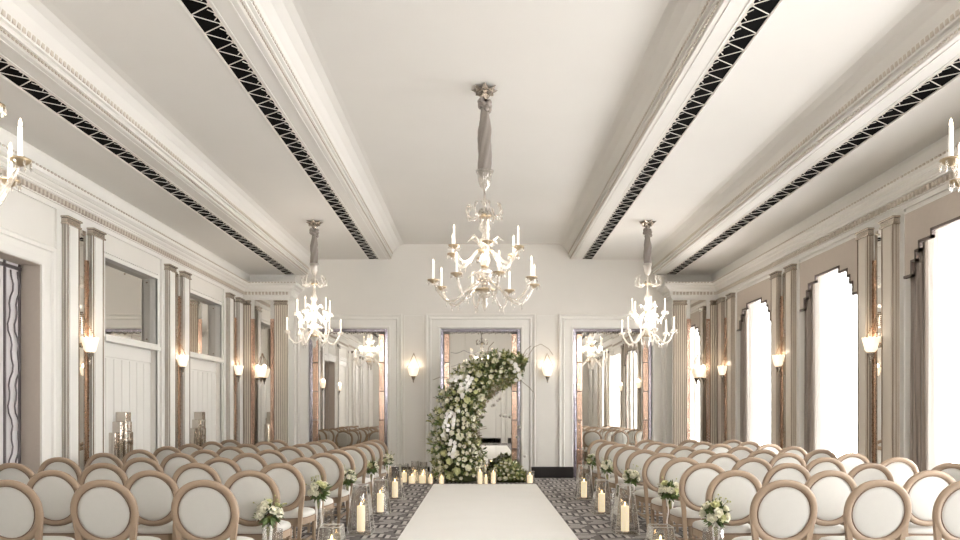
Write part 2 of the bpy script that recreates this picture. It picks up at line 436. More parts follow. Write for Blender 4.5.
# ------------------------------------------------------------------ right wall windows
STEPS = [(.88, 3.17), (.74, 3.34), (.66, 3.45), (.59, 3.55), (.36, 3.635)]
def pelmet_poly(off=0.0):
    pts = []   # inner edge of the stepped arch, from -y to +y
    seq = [(-STEPS[0][0]+0, STEPS[0][1])]
    w = [.88, .74, .66, .59, .36]; z = [3.17, 3.34, 3.45, 3.55, 3.635]
    left = [(-w[0], z[0]), (-w[1], z[0]), (-w[1], z[1]), (-w[2], z[1]), (-w[2], z[2]), (-w[3], z[2]), (-w[3], z[3]), (-w[4], z[3]), (-w[4], z[4])]
    return left + [(-a, b) for a, b in left[::-1]]
wn = 0
near_names = {7.80: 'nearest', 10.63: 'middle', 13.46: 'farthest', 4.97: 'off-frame', 2.12: 'rearmost'}
def pleats(y0, y1, x, z0, z1, amp, n, nz=10, flare=0, seed=0):
    rnd = random.Random(seed); ph = [rnd.uniform(-.5, .5) for _ in range(n+1)]
    N = n*8; rings = []
    for k in range(nz+1):
        z = z0+(z1-z0)*k/nz; row = []
        for i in range(N+1):
            u = i/N; a = u*n*2*PI
            row.append((x+amp*(math.sin(a+ph[int(u*n) if u < 1 else n-1]*.3)+.25*math.sin(2.3*a+z)), y0+(y1-y0)*u+.008*math.sin(a*1.7+z*1.5), z))
        rings.append(row)
    m = MB(); m.loops(rings, closed=False, cap0=False, cap1=False); return m
for b in BAYS+BNEAR:
    wn += 1
    t = struct('window_%d' % wn, loc=(W+.36, b, 0))
    fr = MB()
    for y in (-.89, .84): fr.box(0, .05, y, y+.05, .02, 3.74)
    for z in (.02, 3.69): fr.box(0, .05, -.84, .84, z, z+.05)
    fr.build('window_frame', M['trim'], t, bevel=.005)
    g = MB(); g.box(.02, .026, -.84, .84, .07, 3.69); g.build('pane', M['glass'], t)
    if b in BNEAR: continue
    nm = near_names[b]
    t = thing('pelmet', 'taupe fabric pelmet with stepped dark-edged arch over the %s right window' % nm, 'pelmet', (W-.004, b, 0), group='stepped pelmets of the right wall')
    arch = pelmet_poly(); m = MB()
    # panel pieces between steps, so each stays convex
    ys = [(-.90, -.88)] 
    top = 3.95; half_steps = [(.88, .74, 3.17), (.74, .66, 3.34), (.66, .59, 3.45), (.59, .36, 3.55)]
    for a0, a1, z in half_steps:
        m.box(-.02, 0, -a0-(.02 if a0 == .88 else 0), -a1, z, top); m.box(-.02, 0, a1, a0+(.02 if a0 == .88 else 0), z, top)
    m.box(-.02, 0, -.36, .36, 3.635, top); m.build('pelmet_board', M['taupe'], t)
    tr = MB(); pts = arch
    for (a, za), (c, zc) in zip(pts[:-1], pts[1:]):
        tr.box(-.026, .012, min(a, c)-.017, max(a, c)+.017, min(za, zc)-.017, max(za, zc)+.017)
    tr.build('dark_edging', M['darktrim'], t)
    for q, nmq in ((1, 'far'), (-1, 'near')):
        cu = pleats(b+q*.89, b+q*(.55 if q > 0 else .79), W+.055, .015, 3.7, .028, 6, seed=int(b*10)+q)
        o = cu.build('curtain', M['curtain'], smooth=True)
        tag(o, 'taupe pleated curtain on the %s side of the %s right window' % (nmq, nm), 'curtain', 'window curtains')
        cu = pleats(b+q*.88, b+q*(.34 if q > 0 else .78), W+.20, .015, 3.7, .022, 6, seed=int(b*10)+q+50)
        o = cu.build('sheer_curtain', M['sheer'], smooth=True)
        tag(o, 'white sheer curtain on the %s side of the %s right window' % (nmq, nm), 'curtain', 'sheer curtains')
m = MB()
for b in BAYS+BNEAR:
    frame(m, (W, b, 0), (0,1,0), (0,0,1), (-1,0,0), -.90, .90, 0, 3.95, [(0, 0), (0, .03), (.03, .03), (.03, 0)])
S(T(), m, M['trim'])
m = MB(); m.box(W+.42, W+.46, Y0, D+.3, L2-.6, L2+.3); S(T(), m, M['wall'])

# ------------------------------------------------------------------ left wall bays
def side_panel_frame(b, hw, z0, z1, prof):
    m = MB(); frame(m, (-W, b, 0), (0,1,0), (0,0,1), (1,0,0), -hw, hw, z0, z1, prof); return m
for b, nm in ((10.63, 'nearer'), (13.46, 'farther')):
    x = -W-.12
    t = thing('wall_mirror', 'square mirror above the panelled recess of the %s left bay' % nm, 'mirror', (x, b, 2.6), group='recessed mirrors of the left wall')
    g = MB(); g.box(-.01, .0, -.80, .80, 0, 1.075); g.build('mirror_pane', M['mirror'], t)
    s_ = MB()
    for yy in (-.7, 0, .7):
        for zz in (.08, 1.0): s_.sphere((.004, yy, zz), .012, 8, 4)
    s_.build('mirror_screw', M['bronze'], t)
    sill = MB(); sill.box(x-.01, -W+.05, b-.84, b+.84, 2.50, 2.56); sill.box(x-.01, -W+.025, b-.81, b+.81, 2.56, 2.6); S(T(), sill, M['trim'], bevel=.006)
    p = MB(); p.box(x-.02, x, b-.80, b+.80, 0, 2.5); p.box(x, x+.02, b-.8, b+.8, 2.30, 2.5)
    n = 7; w = 1.6/n
    for k in range(n): p.box(x, x+.016, b-.8+k*w+.006, b-.8+(k+1)*w-.006, .0, 2.28)
    S(T(), p, M['trim'], bevel=.004)
    bk = MB(); bk.box(x-.06, x-.022, b-.9, b+.9, 0, 3.8); S(T(), bk, M['wall'])
    m = side_panel_frame(b, .80, 0, 3.675, [(0, -.02), (0, .012), (.05, .012), (.055, .0)]); S(T(), m, M['trim'])
    # bead line above
    m = MB(); y = b-.83
    while y < b+.83: m.box(-W, -W+.02, y, y+.03, 3.74, 3.755); y += .06
    S(T(), m, M['trim'])
    t = thing('mirrored_ornament', 'stepped skyscraper-shaped mirrored stand against the panelling of the %s left bay' % nm, 'ornament', (-W-.02, b-.22, 0), group='stepped mirrored stands')
    for a0, a1, h, d in ((-.08, .08, 1.50, .16), (-.17, -.085, 1.36, .13), (.085, .17, 1.36, .13), (-.27, -.175, 1.20, .10), (.175, .27, 1.20, .10)):
        q = MB(); q.box(-.09, -.09+d, a0, a1, 0, h); q.build('mirrored_column', M['facet'], t, bevel=.012)
    q = MB()
    for k in range(7):
        q.box(.0, .075, -.075, -.005, .2+k*.17, .2+k*.17+.15); q.box(.0, .075, .005, .075, .2+k*.17, .2+k*.17+.15)
    q.build('mirror_facets', M['mirror'], t, bevel=.012)

# left doorway with patterned door
m = MB(); frame(m, (-W, 7.77, 0), (0,1,0), (0,0,1), (1,0,0), -.63, .63, 0, 3.27, [(0, -.0), (0, .02), (.02, .03), (.10, .03), (.11, .01), (.19, .015), (.2, .04), (.24, .05), (.25, .03), (.27, .0)])
S(T(), m, M['trim'])
m = MB(); m.box(-W-.25, -W-.002, 7.05, 7.145, 0, 3.4); m.box(-W-.25, -W-.002, 8.395, 8.49, 0, 3.4); m.box(-W-.25, -W-.002, 7.05, 8.49, 3.265, 3.4); S(T(), m, M['taupe'])
d = struct('door_1', loc=(-W-.24, 7.77, 0))
q = MB(); q.box(-.03, 0, -.63, .63, 0, 3.27); q.build('door_leaf', mat('pale lilac door', (222, 218, 220), .2), d)
q = MB()
for y in (-.62, -.3, .02, .34, .60): q.box(0, .02, y-.012, y+.012, 0, 3.27)
q.box(0, .02, -.63, .63, 3.19, 3.23); q.build('metal_stile', M['iron'], d)
q = MB()
for y in (-.46, -.14, .18, .42, .54):
    q.tube([(.02, y+.035*math.sin(k*.55)+(.02 if k % 4 < 2 else -.01), .05+k*.08) for k in range(40)], .009, 5)
q.build('metal_scroll', M['iron'], d, smooth=True)

# plain framed panels on the near stretch of the left wall
m = MB()
for b in BNEAR: frame(m, (-W, b, 0), (0,1,0), (0,0,1), (1,0,0), -.63, .63, 0, 3.27, [(a, c) for a, c in ARCHP[1:]])
S(T(), m, M['trim'])

# ------------------------------------------------------------------ ceiling grilles
def grille(sx, x0, x1, z, label):
    t = thing('ceiling_grille', label, 'grille', (sx*(x0+x1)/2, 0, z), group='lattice strips along the ceiling steps')
    h = (x1-x0)/2
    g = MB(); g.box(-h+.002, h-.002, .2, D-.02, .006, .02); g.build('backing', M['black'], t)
    l = MB(); y = .3; i = 0; P = .30
    while y < D-P-.02:
        def bar(a, b, w=.0042):
            (ax, ay), (bx, by) = a, b; dx, dy = bx-ax, by-ay; L = math.hypot(dx, dy); nx, ny = -dy/L*w, dx/L*w
            l.add([(ax-nx, ay-ny, -.002), (ax+nx, ay+ny, -.002), (bx+nx, by+ny, -.002), (bx-nx, by-ny, -.002),
                   (ax-nx, ay-ny, .003), (ax+nx, ay+ny, .003), (bx+nx, by+ny, .003), (bx-nx, by-ny, .003)],
                  [(0,1,2,3),(7,6,5,4),(0,4,5,1),(1,5,6,2),(2,6,7,3),(3,7,4,0)])
        o_, n_ = sx*h, -sx*h            # outer edge (towards the wall), inner edge
        bar((n_, y), (o_, y+P*.5)); bar((o_, y+P*.5), (n_, y+P))
        bar((n_*.55, y+P*.22), (n_, y+P*.42), .0035); bar((n_*.55, y+P*.78), (n_, y+P*.58), .0035)
        bar((n_, y-.03), (n_*.80, y), .012); bar((n_*.8, y), (n_, y+.03), .012)
        bar((n_, y+P*.5-.03), (n_*.86, y+P*.5), .009); bar((n_*.86, y+P*.5), (n_, y+P*.5+.03), .009)
        y += P
    l.build('lattice', M['lattice'], t)
    e = MB(); e.box(-h, -h+.006, .2, D-.02, -.004, .01); e.box(h-.006, h, .2, D-.02, -.004, .01); e.build('edge_frame', M['lattice'], t)
grille(-1, 2.32, 2.55, L1, 'black slot with white zigzag lattice along the inner left ceiling step')
grille(1, 2.32, 2.55, L1, 'black slot with white zigzag lattice along the inner right ceiling step')
grille(-1, 4.23, 4.46, L2, 'black slot with white zigzag lattice along the outer left ceiling step')
grille(1, 4.23, 4.46, L2, 'black slot with white zigzag lattice along the outer right ceiling step')

# ------------------------------------------------------------------ aisle runner
m = MB(); m.box(-.97, 1.15, 1.0, 14.45, .001, .012)
o = m.build('aisle_runner', M['rug'], bevel=.004); tag(o, 'ivory runner laid down the aisle up to the floral arch', 'rug')

# ------------------------------------------------------------------ chairs
def make_chair():
    t = thing('dining_chair', '', 'chair')
    yb = lambda z: -.20-(z-.45)*.16
    # oval ring with rounded section
    cz, a, b = .744, .227, .225
    rings = []
    for i in range(44):
        th = 2*PI*i/44; ca, sa = math.cos(th), math.sin(th)
        ca2 = math.copysign(abs(ca)**.94, ca); sa2 = math.copysign(abs(sa)**.94, sa)
        row = []
        for (dr, dy) in ((-.027, -.008), (-.020, -.018), (.012, -.020), (.025, -.010), (.025, .012), (.012, .02), (-.014, .02), (-.027, .012)):
            x = (a+dr)*ca2; z = cz+(b+dr)*sa2; row.append((x, yb(z)+dy, z))
        rings.append(row)
    rings.append(rings[0]); m = MB(); m.loops(rings, True, False, False); m.build('back_frame', M['oak'], t, smooth=True)
    def pad(sign, bulge):
        rings = []
        for sc, h in ((1.0, 0), (.97, .45), (.85, .8), (.6, .95), (.3, 1.0), (.02, 1.02)):
            row = []
            for i in range(32):
                th = 2*PI*i/32; x = .201*sc*math.cos(th); z = cz+.203*sc*math.sin(th)
                row.append((x, yb(z)+sign*(.004+bulge*h), z))
            rings.append(row)
        m = MB(); m.loops(rings, True, False, True); return m
    p = pad(-1, .012); q = pad(1, .035); p.add(q.v, q.f); p.build('backrest', M['pad'], t, smooth=True)
    m = MB(); m.tube([(.199*math.cos(2*PI*i/32), yb(cz+.201*math.sin(2*PI*i/32))-.013, cz+.201*math.sin(2*PI*i/32)) for i in range(32)], .0045, 5, closed=True)
    m.build('piping', M['pipe'], t, smooth=True)
    # seat
    def outline(sc, z, hx=.245, hy=.225, cy=.02, n=36):
        row = []
        for i in range(n):
            th = 2*PI*i/n; c_, s_ = math.cos(th), math.sin(th)
            x = hx*math.copysign(abs(c_)**.55, c_)*sc; y = hy*math.copysign(abs(s_)**.55, s_)*sc
            row.append((x*(1+.10*(y/hy)), cy+y, z))
        return row
    m = MB(); m.loops([outline(s_, z) for s_, z in ((.96, .418), (.995, .428), (1, .445), (.985, .462), (.93, .476), (.8, .488), (.5, .497), (.02, .5))])
    m.build('seat', M['pad'], t, smooth=True)
    m = MB(); m.loops([outline(.965, .355), outline(.975, .36), outline(.975, .418), outline(.97, .424)]); m.build('seat_frame', M['oak'], t)
    m = MB(); m.tube(outline(1.0, .424), .005, 5, closed=True); m.build('nail_trim', M['pipe'], t)
    def flatbar(pts, ws, ds):
        rings = []
        for (x, y, z), w, d in zip(pts, ws, ds):
            rings.append([(x-w, y-d, z), (x+w, y-d, z), (x+w, y+d, z), (x-w, y+d, z)])
        return MB().loops(rings)
    for s_ in (-1, 1):
        pts = [(s_*.182, -.272, 0), (s_*.184, -.238, .2), (s_*.188, -.205, .40), (s_*.193, -.21, .50), (s_*.205, yb(.58), .58), (s_*.217, yb(.64), .64), (s_*.222, yb(.70), .70)]
        flatbar(pts, [.014, .017, .020, .021, .022, .021, .014], [.015, .018, .020, .020, .018, .017, .014]).build('leg', M['oak'], t, bevel=.004)
        m = MB(); cx, cy = s_*.222, .195
        m.lathe([(.015, 0), (.017, .02), (.021, .25), (.024, .32), (.018, .33), (.027, .345), (.027, .41)], 10, (cx, cy, 0)); m.build('leg', M['oak'], t, smooth=False)
        m = MB(); m.box(s_*.196-.009, s_*.196+.009, -.225, .195, .165, .19); m.build('stretcher', M['oak'], t)
    m = MB(); m.box(-.2, .2, -.01, .01, .168, .187); m.build('stretcher', M['oak'], t)
    return t
ORD = ['first', 'second', 'third', 'fourth', 'fifth', 'sixth', 'seventh', 'eighth', 'ninth', 'tenth']
rows = [5.25, 6.11, 6.99, 7.86, 8.70, 9.50, 10.38, 11.22, 12.07, 12.90]
XL = [[-2.07, -2.83, -3.54], [-2.01, -2.87, -3.74, -4.62], [-2.0, -2.85, -3.77, -4.67], [-1.99, -2.91, -3.81, -4.74], [-1.96, -2.89, -3.75, -4.68]]
XR = [[2.28, 2.99, 3.66], [2.23, 3.05, 3.93, 4.72], [2.25, 3.07, 3.88, 4.70], [2.27, 3.06, 3.87, 4.68], [2.26, 3.02, 3.82, 4.62]]
chair0 = make_chair(); used = False
rnd = random.Random(3)
aisle_pos = {}
for sx, X in ((-1, XL), (1, XR)):
    for r, dpt in enumerate(rows):
        xs = X[r] if r < 5 else ([-1.95, -2.86, -3.74, -4.64] if sx < 0 else [2.23, 3.04, 3.84, 4.64])
        for k, x in enumerate(xs):
            if not used: o = chair0; used = True
            else: o = copy_tree(chair0)
            j = 0 if r < 5 else rnd.uniform(-.02, .02)
            o.location = (x+j, dpt+.26+rnd.uniform(-.015, .015), 0); o.rotation_euler = (0, 0, rnd.uniform(-.03, .03))
            side = 'left' if sx < 0 else 'right'
            seat = 'on the aisle' if k == 0 else ORD[k]+' seat from the aisle'
            o['label'] = 'oval-back chair %s of the aisle, %s row from the camera, %s' % (side, ORD[r], seat)
            o['group'] = 'oval-back chairs in rows'
            if k == 0: aisle_pos[(sx, r)] = o.location.copy()

# ------------------------------------------------------------------ flowers
def petal_patch(mb, mtx, L, Wd, curl, cup):
    vs = []
    for i in range(4):
        u = i/3
        for j in range(3):
            v = (j-1)
            w = Wd*math.sin(PI*(.18+.72*u))*.9
            p = Vector((v*w, L*u-.0+0*v, curl*u*u*L + cup*v*v*w))
            vs.append(mtx @ p)
    fs = [(i*3+j, i*3+j+1, (i+1)*3+j+1, (i+1)*3+j) for i in range(3) for j in range(2)]
    mb.add(vs, fs)
def rose(mb, c, r, nrm, seed=0):
    rnd = random.Random(seed); n = Vector(nrm).normalized(); q = n.to_track_quat('Z', 'Y').to_matrix().to_4x4()
    base = Matrix.Translation(Vector(c)) @ q
    bud = MB(); bud.lathe([(.001, .55), (.16, .52), (.28, .38), (.34, .1), (.2, -.2)], 7)
    mb.add([base @ (Vector(p)*r) for p in bud.v], bud.f)
    for ring, (cnt, tilt, L, wd, h) in enumerate(((4, 1.35, .85, .62, -.25), (5, 1.12, .95, .66, -.40), (6, .80, 1.02, .62, -.50))):
        for k in range(cnt):
            a = 2*PI*k/cnt+ring*.6+rnd.uniform(-.15, .15)
            mt_ = base @ Matrix.Rotation(a, 4, 'Z') @ Matrix.Translation((0, .16*r, h*r)) @ Matrix.Rotation(tilt+rnd.uniform(-.1, .1), 4, 'X')
            petal_patch(mb, mt_, L*r, wd*r, -.10, .38)
def leaf(mb, c, d, nrm, L, w):
    d = Vector(d).normalized(); s = d.cross(Vector(nrm)); s = s.normalized() if s.length > 1e-5 else d.orthogonal().normalized()
    u = s.cross(d).normalized(); c = Vector(c)
    mb.add([c, c+d*L*.45+s*w+u*w*.3, c+d*L-u*L*.15, c+d*L*.45-s*w+u*w*.3, c+d*L*.5], [(0, 1, 4), (1, 2, 4), (2, 3, 4), (3, 0, 4)])
rose_meshes = []
for k in range(5):
    m = MB(); rose(m, (0,0,0), 1.0, (0,0,1), k); me = bpy.data.meshes.new('rose'); me.from_pydata(m.v, [], m.f); me.materials.append(M['petal'] if k < 4 else M['petal_green'])
    me.polygons.foreach_set('use_smooth', [True]*len(me.polygons)); rose_meshes.append(me)
def put_rose(parent, p, r, nrm, k):
    o = bpy.data.objects.new('rose', rose_meshes[k % 5]); C.objects.link(o); o.parent = parent
    o.location = p; o.scale = (r, r, r); o.rotation_mode = 'QUATERNION'; o.rotation_quaternion = Vector(nrm).to_track_quat('Z', 'Y'); return o
def rdir(rnd):
    while True:
        v = Vector((rnd.uniform(-1, 1), rnd.uniform(-1, 1), rnd.uniform(-1, 1)))
        if .1 < v.length < 1: return v.normalized()

def posy(sx, r, label):
    ch = aisle_pos[(sx, r)]
    X = {(-1,1): -1.83, (-1,3): -1.80, (-1,5): -1.79, (-1,7): -1.74, (-1,9): -1.71, (1,1): 2.03, (1,3): 2.11, (1,5): 2.04, (1,7): 2.02, (1,9): 2.05}[(sx, r)]
    t = thing('posy', label, 'flowers', (X, rows[r]-.06, .62), group='rose posies tied to the aisle chairs')
    rnd = random.Random(r*3+sx); R = .10 if r < 5 else .092
    pts = []
    for k in range(60):
        d = rdir(rnd)
        if d.z < -.25 or d.y > .5: continue
        p = d*R
        if all((p-q).length > .052 for q, _ in pts): pts.append((p, d))
        if len(pts) >= 12: break
    for k, (p, d) in enumerate(pts): put_rose(t, p, rnd.uniform(.040, .054), d+Vector((0, -.3, .2)), k+r)
    m = MB(); m2 = MB()
    for k in range(60):
        d = rdir(rnd)
        leaf(m, d*R*.4, d, rdir(rnd), rnd.uniform(.06, .12), .018)
    for k in range(16):
        d = rdir(rnd); d.z = -abs(d.z)-.3; leaf(m, Vector((0, 0, -.03)), d, rdir(rnd), .12, .02)
    for k in range(10):
        d = rdir(rnd); d.z = abs(d.z)+.4; d.normalize(); m2.tube([d*.05, d*.17], .0015, 3); m2.sphere(d*.17, .008, 5, 4)
    m.build('foliage', M['leaf'], t); m2.build('sprig', M['leaf2'], t)
    s_ = MB(); 
    for k in range(6): a = k*PI/3; s_.tube([(.012*math.cos(a), .012*math.sin(a), -.02), (.02*math.cos(a), .02*math.sin(a), -.2)], .004, 4)
    s_.build('stem', M['leaf2'], t)
    rb = MB()
    for k in (-1, 1): rb.tube([(0, -.02, -.08), (k*.03, -.03, -.12), (k*.02, -.03, -.22), (k*.035, -.02, -.34), (k*.02, -.01, -.42)], [.016, .014, .015, .014, .012], 6, flat=.2)
    rb.sphere((0, 0, -.09), .028, 8, 6); rb.build('ribbon', M['ribbon'], t, smooth=True)
desc = ['nearest', 'second', 'third', 'fourth', 'farthest']
for sx in (-1, 1):
    for i, r in enumerate((1, 3, 5, 7, 9)):
        posy(sx, r, '%s cream rose posy tied to a chair along the %s edge of the aisle' % (desc[i], names[sx]))

# ------------------------------------------------------------------ lanterns and candles
def frustum(mb, w0, w1, h, th=.006, z0=0.0):
    def sq(w, z): return [(-w, -w, z), (w, -w, z), (w, w, z), (-w, w, z)]
    mb.loops([sq(w0, z0), sq(w1, z0+h), sq(w1-th, z0+h), sq(w0-th, z0+th)], True, True, True)
def pillar(x, y, z, r, h, label, group):
    t = thing('candle', label, 'candle', (x, y, z), group=group)
    m = MB(); m.lathe([(r*.98, 0), (r, .01), (r, h-.012), (r*.93, h), (r*.75, h-.006), (r*.2, h-.012), (.001, h-.012)], 18); m.build('wax', M['wax'], t, smooth=False)
    m = MB(); m.tube([(0, 0, h-.012), (.001, 0, h+.008)], .0025, 5); m.build('wick', M['black'], t)
    m = MB(); m.lathe([(.001, 0), (.008, .008), (.010, .018), (.006, .034), (.001, .05)], 8, (0, 0, h)); m.build('flame', M['flame'], t, smooth=True)
def lantern(sx, x, y, hgt, w0, w1, ch, lab):
    t = thing('glass_lantern', 'tapered clear glass lantern %s' % lab, 'lantern', (x, y, 0), group='glass lanterns along the aisle')
    m = MB(); frustum(m, w0, w1, hgt, z0=.004); m.build('glass_body', M['glass_lantern'], t)
    e = MB(); 
    for w, z in ((w1-.002, hgt+.002), (w0-.002, .008)): e.tube([(-w, -w, z), (w, -w, z), (w, w, z), (-w, w, z)], .006, 5, closed=True)
    for a, b in ((-1, -1), (1, -1), (1, 1), (-1, 1)): e.tube([(a*w0, b*w0, .004), (a*w1, b*w1, hgt)], .004, 5)
    e.build('glass_rim', M['glass_glow_white'], t)
    m = MB(); m.lathe([(.07, 0), (.07, .012), (.055, .018), (.055, .02)], 18, (0, 0, .011)); m.build('glass_plate', M['glass_chand'], t)
    pillar(x, y, .032, .05, ch, 'ivory pillar candle inside the glass lantern %s' % lab, 'pillar candles in the aisle lanterns')
for sx, X in ((-1, -1.475), (1, 1.785)):
    n_ = names[sx]
    lantern(sx, X, 6.93, .37, .14, .10, .20, 'cut by the frame bottom %s of the runner' % n_)
    lantern(sx, X, 8.63, .60, .15, .085, .31, 'nearest whole one %s of the runner' % n_)
    lantern(sx, X, 10.30, .50, .14, .08, .27, 'second whole one %s of the runner' % n_)
    lantern(sx, X, 12.05, .58, .15, .085, .27, 'farthest %s of the runner' % n_)
# tall clear vases beside the chairs
for x, y, h, lab in ((-1.72, 6.02, .53, 'under the nearest posy left of the aisle'), (1.93, 6.05, .53, 'under the nearest posy right of the aisle'),
                     (-1.66, 7.75, .46, 'under the second posy left of the aisle'), (-1.60, 9.45, .52, 'under the third posy left of the aisle'),
                     (-1.54, 11.1, .50, 'under the fourth posy left of the aisle'), (1.82, 9.45, .46, 'under the third posy right of the aisle')):
    m = MB(); m.lathe([(.001, .002), (.115, .002), (.118, .02), (.10, h*.5), (.085, h), (.080, h), (.095, h*.5), (.11, .03), (.001, .03)], 10)
    o = m.build('glass_vase', M['glass_lantern'], loc=(x, y-.24, 0)); tag(o, 'empty clear faceted vase on the carpet '+lab, 'vase', 'empty clear vases')

# ------------------------------------------------------------------ floral arch
AY = 15.1; SA = F/AY
def ap(px, py, y=AY): s_ = F/y; return Vector(((px-480.5)/s_, y, E+(412-py)/s_))
path = [(462, 478, 26), (457, 462, 26), (454, 445, 24), (454, 428, 24), (457, 410, 23), (464, 394, 22), (475, 381, 20.5), (488, 372, 19), (502, 367, 16.5), (514, 367, 14), (523, 370, 11)]
P = [ap(a, b) for a, b, _ in path]; RR = [r/SA for _, _, r in path]
def on_path(t):
    k = min(int(t), len(P)-2); f = t-k
    return P[k].lerp(P[k+1], f), RR[k]*(1-f)+RR[k+1]*f, (P[k+1]-P[k]).normalized()
t = thing('floral_arch', 'crescent arch of white roses, orchids and greenery before the middle mirror', 'flowers', (P[0].x, AY, 0))
inv = Vector((P[0].x, AY, 0))
m = MB(); m.tube([Vector((p.x, p.y, max(p.z, .02)))-inv for p in ([Vector((P[0].x, AY, .02))]+P)], [.36]+[r*.52 for r in RR], 12); m.build('moss_core', M['moss'], t, smooth=True)
rnd = random.Random(11)
lf = MB(); lf2 = MB(); cand = []
NP = len(P)-1
for k in range(5200):
    tt = rnd.random()*NP*.999; c, R, d = on_path(tt)
    v = rdir(rnd); v = (v-d*v.dot(d)); 
    if v.length < .2: continue
    v.normalize(); v.y *= .75
    rad = R*rnd.uniform(.5, 1.0)*(1+.12*math.sin(tt*5+v.x*3)); p = c+v*rad
    if p.z < .03: continue
    leaf(lf if rnd.random() < .6 else lf2, p-inv, v+rdir(rnd)*.9, rdir(rnd), rnd.uniform(.06, .14), rnd.uniform(.012, .026))
lf.build('foliage', M['leaf'], t)['kind'] = 'stuff'; lf2.build('pale_foliage', M['leaf2'], t)['kind'] = 'stuff'
pts = []
for k in range(9000):
    tt = rnd.random()*(NP*.999 if k % 4 else 1.6); c, R, d = on_path(tt); v = rdir(rnd); v = (v-d*v.dot(d))
    if v.length < .2: continue
    v.normalize(); v.y *= .75
    p = c+v*R*rnd.uniform(.80, 1.0); r = rnd.choice((.045, .05, .065, .085, .10) if k < 1500 else (.035, .045, .055))
    if p.z < .08: continue
    if all((p-q).length > (r+s_)*.95 for q, s_, _ in pts): pts.append((p, r, v))
    if len(pts) > 380: break
vis = sorted([q for q in pts if q[2].y < .1], key=lambda q: -q[1]); rest = [q for q in pts if q not in vis[:96]]
for k, (p, r, v) in enumerate(vis[:96]): put_rose(t, p-inv, r, v+Vector((0, -.5, .1)), k)
m = MB()
for k, (p, r, v) in enumerate(rest[:300]): rose(m, p-inv, r, v+Vector((0, -.3, 0)), k)
m.build('small_roses', M['petal'], t, smooth=True)['kind'] = 'stuff'
def orchid_spray(parent, pts, n, seed, name='orchid_spray', r=.047):
    rnd = random.Random(seed); m = MB(); pts = [Vector(p) for p in pts]
    for k in range(n):
        u = k/(n-1)*(len(pts)-1)*.999; i = int(u); c = pts[i].lerp(pts[i+1], u-i)+Vector((rnd.choice((-1, 1))*rnd.uniform(.02, .06), rnd.uniform(-.07, 0), rnd.uniform(-.02, .02)))
        nrm = Vector((rnd.uniform(-.5, .5), -1, rnd.uniform(-.4, .3))); q = nrm.to_track_quat('Z', 'Y').to_matrix().to_4x4()
        for a in range(5):
            petal_patch(m, Matrix.Translation(c) @ q @ Matrix.Rotation(a*2*PI/5+rnd.random()*.2, 4, 'Z') @ Matrix.Rotation(.15, 4, 'X'), r, r*.55, -.1, .15)
        m.sphere(c+nrm.normalized()*.008, .01, 5, 4)
    m.build(name, M['orchid'], parent, smooth=True)
fy = AY-.42
for k, s_ in enumerate(([(449, 412), (447, 422), (445, 436)], [(453, 440), (452, 448), (451, 456)], [(462, 384), (466, 391), (464, 398)], [(453, 381), (458, 376)],
                        [(513, 362), (516, 370), (518, 380)], [(456, 412), (455, 425)], [(470, 376), (466, 386)])):
    orchid_spray(t, [ap(a, b, fy+(.1 if b < 400 else 0))-inv for a, b in s_], 11 if len(s_) > 2 else 7, k)
for k, s_ in enumerate(([(528, 356), (534, 347), (541, 344), (549, 349), (553, 355)], [(486, 358), (489, 347), (494, 342)], [(522, 358), (526, 350), (531, 346)], [(448, 378), (440, 377), (433, 380)],
                        [(436, 430), (429, 434)], [(520, 380), (530, 388), (533, 392)], [(478, 440), (486, 446)], [(478, 430), (487, 428)], [(440, 400), (433, 397)])):
    m = MB(); m.tube([ap(a, b)-inv for a, b in s_], .006, 5); m.build('twig', M['twig'], t)
g = MB()
for k in range(260):     # wispy dry filler on the inner edge
    tt = rnd.uniform(1.5, NP-.01); c, R, d = on_path(tt); v = Vector((1, rnd.uniform(-.6, .2), rnd.uniform(-1, .1))); v = (v-d*v.dot(d)).normalized()
    a = c+v*R*.8-inv; b = a+(v+rdir(rnd)*.6).normalized()*rnd.uniform(.08, .2); g.tube([a, b], .003, 3); g.sphere(b, .009, 4, 3)
g.build('dry_filler', M['twig'], t)['kind'] = 'stuff'
# hanging glass baubles
hg = [(494, 405, 14.95), (500, 399, 15.0), (504, 416, 14.9), (510, 417, 15.0), (519, 427, 15.0), (517, 437, 14.9), (525, 456, 14.95), (497, 393, 15.1)]
hl = ['beside the orchids', 'touching its neighbour', 'low left of a pair', 'low right of a pair', 'near the mirror edge', 'just under its neighbour', 'lowest of all, near the votives', 'topmost, close under the flowers']
for (a, b, y), lb in zip(hg, hl):
    p = ap(a, b, y); o = MB(); o.sphere((0, 0, 0), .036, 14, 10); ob = thing('glass_bauble', 'small clear glass bauble hanging from the arch tip, '+lb, 'bauble', p, group='glass baubles under the arch')
    o.build('globe', M['glass_glow_white'], ob, smooth=True)
    top = ap(min(max(a, 497), 521), 386, y); o = MB(); o.tube([(0, 0, .036), top-p], .0015, 4); o.build('thread', M['silver'], ob)

